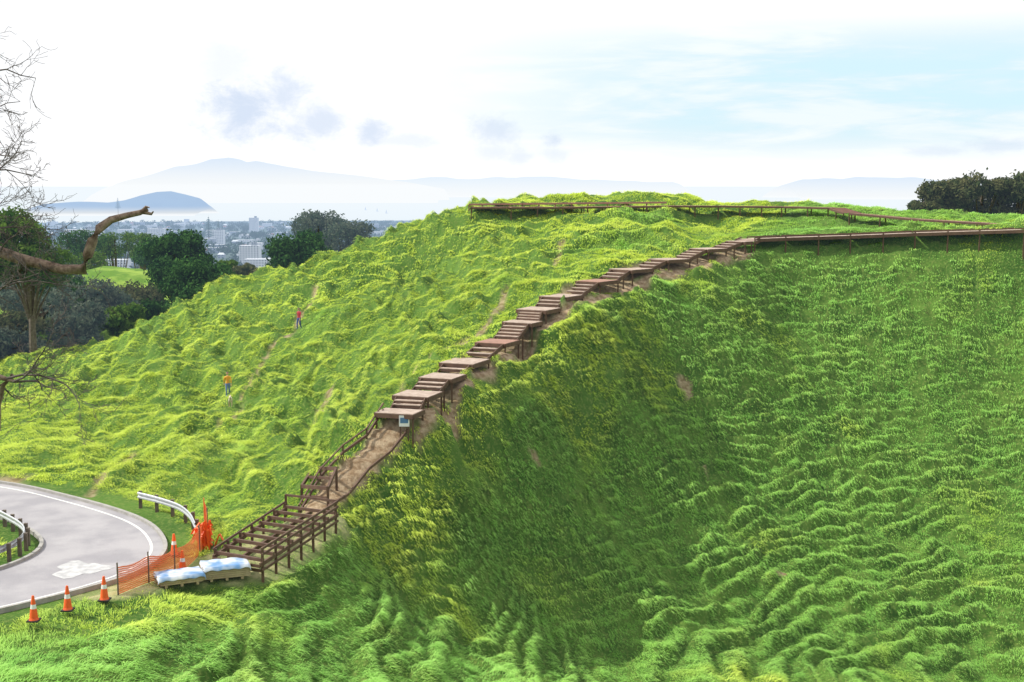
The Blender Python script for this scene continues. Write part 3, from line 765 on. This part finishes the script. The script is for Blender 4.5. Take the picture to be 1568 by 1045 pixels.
# ------------------------------------------------------------- people
skin=simple("skin",(.50,.30,.22),.6,(.46,.27,.19)); hairm=simple("hair",(.04,.025,.015),.7)
shoe=simple("shoes",(.08,.08,.09),.7); eyem=simple("eyes",(.02,.02,.02),.3)
def person(name,loc,face,top,bottom,stride=.22,armswing=.25):
    root=empty(name)
    st=stride
    J={'pel':(0,0,.93,.125),'wa':(0,0,1.08,.12),'ch':(0,-.01,1.28,.15),'nk0':(0,0,1.43,.075),'nk1':(0,.01,1.52,.052),
       'sL':(.17,0,1.40,.065),'eL':(.22,-armswing*.4-.02,1.13,.045),'wL':(.20,-armswing-.05,.90,.03),
       'sR':(-.17,0,1.40,.065),'eR':(-.22,armswing*.4,1.13,.045),'wR':(-.21,armswing*.6+.02,.88,.03),
       'hL':(.095,0,.88,.095),'kL':(.10,st*.55,.49,.062),'aL':(.10,st*.5-.03+st*.1,.10,.042),'tL':(.11,st*.9+.16-.05,.04,.035),
       'hR':(-.095,0,.88,.095),'kR':(-.10,-st*.15+.05,.49,.062),'aR':(-.10,-st*.8,.10,.042),'tR':(-.11,-st*.8+.16,.04,.035)}
    E=[('pel','wa'),('wa','ch'),('ch','nk0'),('nk0','nk1'),('ch','sL'),('sL','eL'),('eL','wL'),('ch','sR'),('sR','eR'),('eR','wR'),
       ('pel','hL'),('hL','kL'),('kL','aL'),('aL','tL'),('pel','hR'),('hR','kR'),('kR','aR'),('aR','tR')]
    ks=list(J); me=bpy.data.meshes.new("tmp"); me.from_pydata([J[k][:3] for k in ks],[(ks.index(x),ks.index(y)) for x,y in E],[])
    o=bpy.data.objects.new("tmp",me); scene.collection.objects.link(o)
    o.modifiers.new("s",'SKIN'); sv=me.skin_vertices[0].data
    for i,k in enumerate(ks):
        r=J[k][3]; sv[i].radius=(r,r*.8 if k in('ch','wa','pel') else r); sv[i].use_root=(k=='pel')
    o.modifiers.new("u",'SUBSURF').levels=2
    dg=bpy.context.evaluated_depsgraph_get(); ev=o.evaluated_get(dg); bm2=bpy.data.meshes.new_from_object(ev)
    bpy.data.objects.remove(o)
    bm2.materials.clear()
    for m_ in (top,bottom,skin,shoe): bm2.materials.append(m_)
    for pl in bm2.polygons:
        c_=pl.center; pl.use_smooth=True
        if c_.z<.085: k=3
        elif abs(c_.x)>.165 and c_.z<.93 : k=2
        elif c_.z>1.475: k=2
        elif c_.z<.95: k=1
        else: k=0
        pl.material_index=k
    body=mkobj("body",bm2,root)
    h=bmesh.new(); bmesh.ops.create_uvsphere(h,u_segments=20,v_segments=14,radius=1)
    for v_ in h.verts:
        x,y,z=v_.co; jaw=1-.28*max(0,-z); X_=x*.078*jaw; Y_=y*.098*(1-.1*max(0,-z)); Z_=z*.118
        if y>.85 and -.35<z<.15: Y_+=.018*(1-abs(x)*3 if abs(x)<.33 else 0)
        v_.co=(X_,Y_+.015,Z_+1.635)
    hm=bpy.data.meshes.new("head"); h.to_mesh(hm); h.free(); hm.materials.append(skin); hm.materials.append(hairm)
    for pl in hm.polygons:
        pl.use_smooth=True; c_=pl.center; pl.material_index=1 if (c_.z>1.69 or (c_.y<.0 and c_.z>1.57)) else 0
    mkobj("head",hm,root)
    f=Acc()
    for sx in (-1,1):
        f.lathe((sx*.03,.106,1.632),[(0,-.009),(.011,-.005),(.013,0),(.011,.005),(0,.009)],8,m=0)
        f.tube([(sx*.078,.01,1.66),(sx*.088,.0,1.64),(sx*.08,.01,1.60)],[.012,.016,.008],6,m=1)
        wj=J['wL'] if sx>0 else J['wR']; hp=Vector(wj[:3])
        f.tube([hp,hp+Vector((0,.01,-.05)),hp+Vector((0,.015,-.095))],[.026,.038,.03],8,m=1)
        for k,(oy,ln_) in enumerate([(-.028,.06),(-.01,.075),(.01,.08),(.028,.07)]):
            b0=hp+Vector((0,.015+oy,-.085)); f.tube([b0,b0+Vector((-sx*.004,.004,-ln_*.5)),b0+Vector((-sx*.018,.008,-ln_))],[.0095,.0085,.006],6,m=1)
        f.tube([hp+Vector((0,.035,-.04)),hp+Vector((-sx*.01,.062,-.07)),hp+Vector((-sx*.015,.066,-.10))],[.012,.010,.007],6,m=1)
    f.tube([(-.022,.106,1.575),(0,.111,1.573),(.022,.106,1.575)],[.004,.006,.004],6,m=2)
    f.obj("face_and_hands",[eyem,skin,simple("lips",(.4,.14,.12),.5)],root)
    root.location=loc; root.rotation_euler=(0,0,face); return root
red=simple("red_jacket",(.45,.04,.06),.8); jean=simple("blue_jeans",(.05,.09,.30),.85)
yel=simple("orange_top",(.80,.38,.05),.8); jn2=simple("pale_jeans",(.12,.20,.40),.85)
def stand(u,v,lift=.02):
    p=hit(u,v); return (p[0],p[1],gz(p[0],p[1])+lift)
person("walker_person",stand(458,497),math.radians(150),red,jean)
person("walker_person",stand(349,604),math.radians(200),yel,jn2)
def dog(loc,face):
    root=empty("dog"); V=[(0,-.32,.50,.10),(0,-.1,.48,.105),(0,.18,.47,.13),(0,.34,.60,.075),(0,.44,.70,.07),(0,.56,.67,.035),
        (.08,.2,.36,.05),(.08,.22,.2,.03),(.08,.2,.04,.025),(.08,.25,.02,.025),(-.08,.2,.36,.05),(-.08,.22,.2,.03),(-.08,.2,.04,.025),(-.08,.25,.02,.025),
        (.08,-.3,.38,.065),(.08,-.22,.28,.04),(.08,-.36,.16,.024),(.08,-.32,.03,.025),(-.08,-.3,.38,.065),(-.08,-.22,.28,.04),(-.08,-.36,.16,.024),(-.08,-.32,.03,.025),
        (0,-.44,.58,.03),(0,-.54,.72,.018),(.05,.42,.76,.02),(.065,.42,.81,.01),(-.05,.42,.76,.02),(-.065,.42,.81,.01)]
    E=[(0,1),(1,2),(2,3),(3,4),(4,5),(2,6),(6,7),(7,8),(8,9),(2,10),(10,11),(11,12),(12,13),(0,14),(14,15),(15,16),(16,17),(0,18),(18,19),(19,20),(20,21),(0,22),(22,23),(4,24),(24,25),(4,26),(26,27)]
    me=bpy.data.meshes.new("tmp"); me.from_pydata([v[:3] for v in V],E,[]); o=bpy.data.objects.new("tmp",me); scene.collection.objects.link(o)
    o.modifiers.new("s",'SKIN'); sv=me.skin_vertices[0].data
    for i,v in enumerate(V): sv[i].radius=(v[3],v[3]); sv[i].use_root=(i==1)
    o.modifiers.new("u",'SUBSURF').levels=2
    dg=bpy.context.evaluated_depsgraph_get(); bm2=bpy.data.meshes.new_from_object(o.evaluated_get(dg)); bpy.data.objects.remove(o)
    bm2.materials.clear(); bm2.materials.append(simple("dog_fur",(.72,.66,.57),.9,(.40,.25,.14),2.5))
    for pl in bm2.polygons: pl.use_smooth=True
    mkobj("body",bm2,root); root.location=loc; root.rotation_euler=(0,0,face)
dog(stand(353,620,.02),math.radians(190))

# ------------------------------------------------------------- far: sea, islands, city
m,t,out=newmat("sea_water")
b=t.node('ShaderNodeBsdfPrincipled'); b.inputs['Base Color'].default_value=(.10,.22,.32,1); b.inputs['Roughness'].default_value=.25
g=t.node('ShaderNodeNewGeometry'); bp=t.node('ShaderNodeBump'); bp.inputs['Strength'].default_value=.15; bp.inputs['Distance'].default_value=1
t.link(t.noise(g.outputs['Position'],.02,5),bp.inputs['Height']); t.link(bp.outputs[0],b.inputs['Normal'])
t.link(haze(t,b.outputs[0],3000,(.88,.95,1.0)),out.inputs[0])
R_=130000
V=[(-R_,-2000,-178),(R_,-2000,-178),(R_,R_,-178),(-R_,R_,-178)]
mkobj("sea",mkmesh("sea",V,[(0,1,2,3)],[m]))
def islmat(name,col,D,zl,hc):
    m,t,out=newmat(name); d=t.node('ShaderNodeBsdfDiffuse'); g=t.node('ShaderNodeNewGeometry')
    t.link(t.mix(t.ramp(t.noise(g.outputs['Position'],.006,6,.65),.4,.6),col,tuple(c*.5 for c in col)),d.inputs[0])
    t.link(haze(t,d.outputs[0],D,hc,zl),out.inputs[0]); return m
def island(name,prof,d,depth,mat,seed):
    P_=[S(u,v,d) for u,v in prof]; us=np.array([p[0] for p in P_]); zs=np.array([p[2] for p in P_])
    X_=np.linspace(us[0],us[-1],180); zt_=np.interp(X_,us,zs); K=14; V=[]
    for j in range(K+1):
        s_=j/K*2-1; h=(1-abs(s_)**1.4)
        for i,x in enumerate(X_):
            z=-180+(zt_[i]+180)*h; z+=(vn(np.array([x/260.]),np.array([s_*6.]),seed)[0]-.5)*.10*(zt_[i]+180)*(1 if abs(s_)<.99 else 0)
            V.append((x,d+s_*depth/2,z))
    Fc=[(j*180+i,j*180+i+1,(j+1)*180+i+1,(j+1)*180+i) for j in range(K) for i in range(179)]
    mkobj(name,mkmesh(name,V,Fc,[mat],True))
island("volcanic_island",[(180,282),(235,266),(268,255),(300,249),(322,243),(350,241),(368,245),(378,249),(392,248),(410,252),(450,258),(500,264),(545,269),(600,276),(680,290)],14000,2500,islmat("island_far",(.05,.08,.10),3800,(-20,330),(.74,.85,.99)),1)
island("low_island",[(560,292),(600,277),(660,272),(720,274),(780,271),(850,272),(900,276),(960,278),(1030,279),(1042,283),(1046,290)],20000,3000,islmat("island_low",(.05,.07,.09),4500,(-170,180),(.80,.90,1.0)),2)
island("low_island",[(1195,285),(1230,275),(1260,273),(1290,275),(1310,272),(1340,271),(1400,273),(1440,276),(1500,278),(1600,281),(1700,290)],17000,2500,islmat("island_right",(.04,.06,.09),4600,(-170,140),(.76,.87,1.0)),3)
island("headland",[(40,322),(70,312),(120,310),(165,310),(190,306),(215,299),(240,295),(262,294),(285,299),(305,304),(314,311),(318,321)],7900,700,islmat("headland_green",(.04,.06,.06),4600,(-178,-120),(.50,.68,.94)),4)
cm=[simple("wall_white",(.75,.74,.72),.8,hz=7000),simple("wall_cream",(.5,.45,.38),.8,hz=7000),simple("wall_grey",(.3,.32,.34),.8,hz=7000),
    simple("roof_red",(.25,.09,.06),.8,hz=7000),simple("roof_grey",(.22,.23,.25),.8,hz=7000),simple("roof_light",(.60,.62,.65),.6,hz=7000),simple("window_glass",(.04,.06,.09),.2,hz=7000)]
a=Acc(); r=random.Random(3)
def block(a,x,y,w_,d_,h,mw,mr,gable=True,zg=None):
    z=bz(x,y)-1 if zg is None else zg
    X0,X1,Y0,Y1=x-w_/2,x+w_/2,y-d_/2,y+d_/2
    vs=[(X0,Y0,z),(X1,Y0,z),(X1,Y1,z),(X0,Y1,z),(X0,Y0,z+h),(X1,Y0,z+h),(X1,Y1,z+h),(X0,Y1,z+h)]
    a.add(vs,[(0,1,5,4),(1,2,6,5),(2,3,7,6),(3,0,4,7)],mw)
    if gable:
        rh=min(w_,d_)*.3; a.add([vs[4],vs[5],vs[6],vs[7],(X0+w_*.2,y,z+h+rh),(X1-w_*.2,y,z+h+rh)],[(0,1,5,4),(1,2,5),(2,3,4,5),(3,0,4)],mr)
    else: a.add(vs[4:],[(0,1,2,3)],mr)
    nf=max(1,int(h/3.3)); nw=max(2,int(w_/4))
    for i in range(nf):
        for j in range(nw):
            wx=X0+w_*(j+.25)/nw; wz=z+1.2+i*h/nf; ww=w_/nw*.5
            a.add([(wx,Y0-.05,wz),(wx+ww,Y0-.05,wz),(wx+ww,Y0-.05,wz+1.6),(wx,Y0-.05,wz+1.6)],[(0,1,2,3)],6)
for i in range(420):
    y=r.uniform(1500,6000); x=y*r.uniform(-.42,.0)-0
    if r.random()<.8: block(a,x,y,r.uniform(9,20),r.uniform(9,16),r.uniform(5,9),r.choice((0,0,1,2)),r.choice((3,4,5,5,4)))
    else: block(a,x,y,r.uniform(18,45),r.uniform(15,25),r.uniform(9,22),r.choice((0,0,2)),5,False)
a.obj("distant_city_buildings",cm)
for (u,vb,w_,h,d) in [(384,412,30,36,2000),(389,349,28,32,4200),(330,362,40,14,3000),(130,376,70,30,2500),(240,360,40,16,3200)]:
    p=S(u,vb,d); root=empty("apartment_building"); a=Acc(); zg=bz(p[0],d)-1; top=p[2]+h
    block(a,p[0],d,w_,20,max(8,top-zg),0,5,False); block(a,p[0]+w_*.2,d,w_*.25,8,max(8,top-zg)+5,2,4,False); a.obj("walls_roof_windows",cm,root)
cs=[];rs=[]
for i in range(1900):
    y=r.uniform(700,6000); x=y*r.uniform(-.44,-.02); s_=r.uniform(6,16); cs.append((x,y,bz(x,y)+s_*.5)); rs.append((s_,s_,s_*.65))
V,Fc=leaves(cs,rs,100000,2.4,9,.8)
mkobj("distant_trees",mkmesh("distant_trees",V,Fc,[leafmat("leaf_distant",(.015,.04,.03),(.05,.09,.04),.2,9000)]))
for u,vt,d in [(319,330,2900),(334,336,3000),(180,302,5500)]:
    p=S(u,vt,d); g_=bz(p[0],d); root=empty("norfolk_pine"); a=Acc(); h=p[2]-g_; h=min(h,55)
    zt_=p[2]; g2=zt_-h; a.tube([(p[0],d,g_),(p[0],d,zt_)],[1,.1],6,m=1)
    for k in range(12):
        f=k/12; rr=(1-f)*h*.22+.5; z_=g2+h*(.15+.82*f)
        for j in range(7):
            an=j/7*6.28+k; a.tube([(p[0],d,z_),(p[0]+math.cos(an)*rr,d+math.sin(an)*rr,z_+rr*.2)],[1.3,.5],4)
    a.obj("trunk_and_branches",[LP,bark],root)
for u,v in [(578,324),(592,327),(560,322)]:
    r0=S(u,v,1.0); d=-178/r0[2]; x=r0[0]*d; root=empty("sailing_boat"); a=Acc()
    a.add([(x-7,d,-177.9),(x+7,d,-177.9),(x+9,d,-175.5),(x-8,d,-175.5),(x,d-2,-175.5),(x,d+2,-175.5)],[(0,1,2,4,3),(1,0,3,5,2),(3,4,2,5)])
    a.add([(x,d,-174),(x+.4,d,-174),(x+.2,d,-154),(x-7,d+.5,-173.5)],[(0,1,2),(0,2,3)]); a.obj("hull_and_sail",[cm[0]],root)
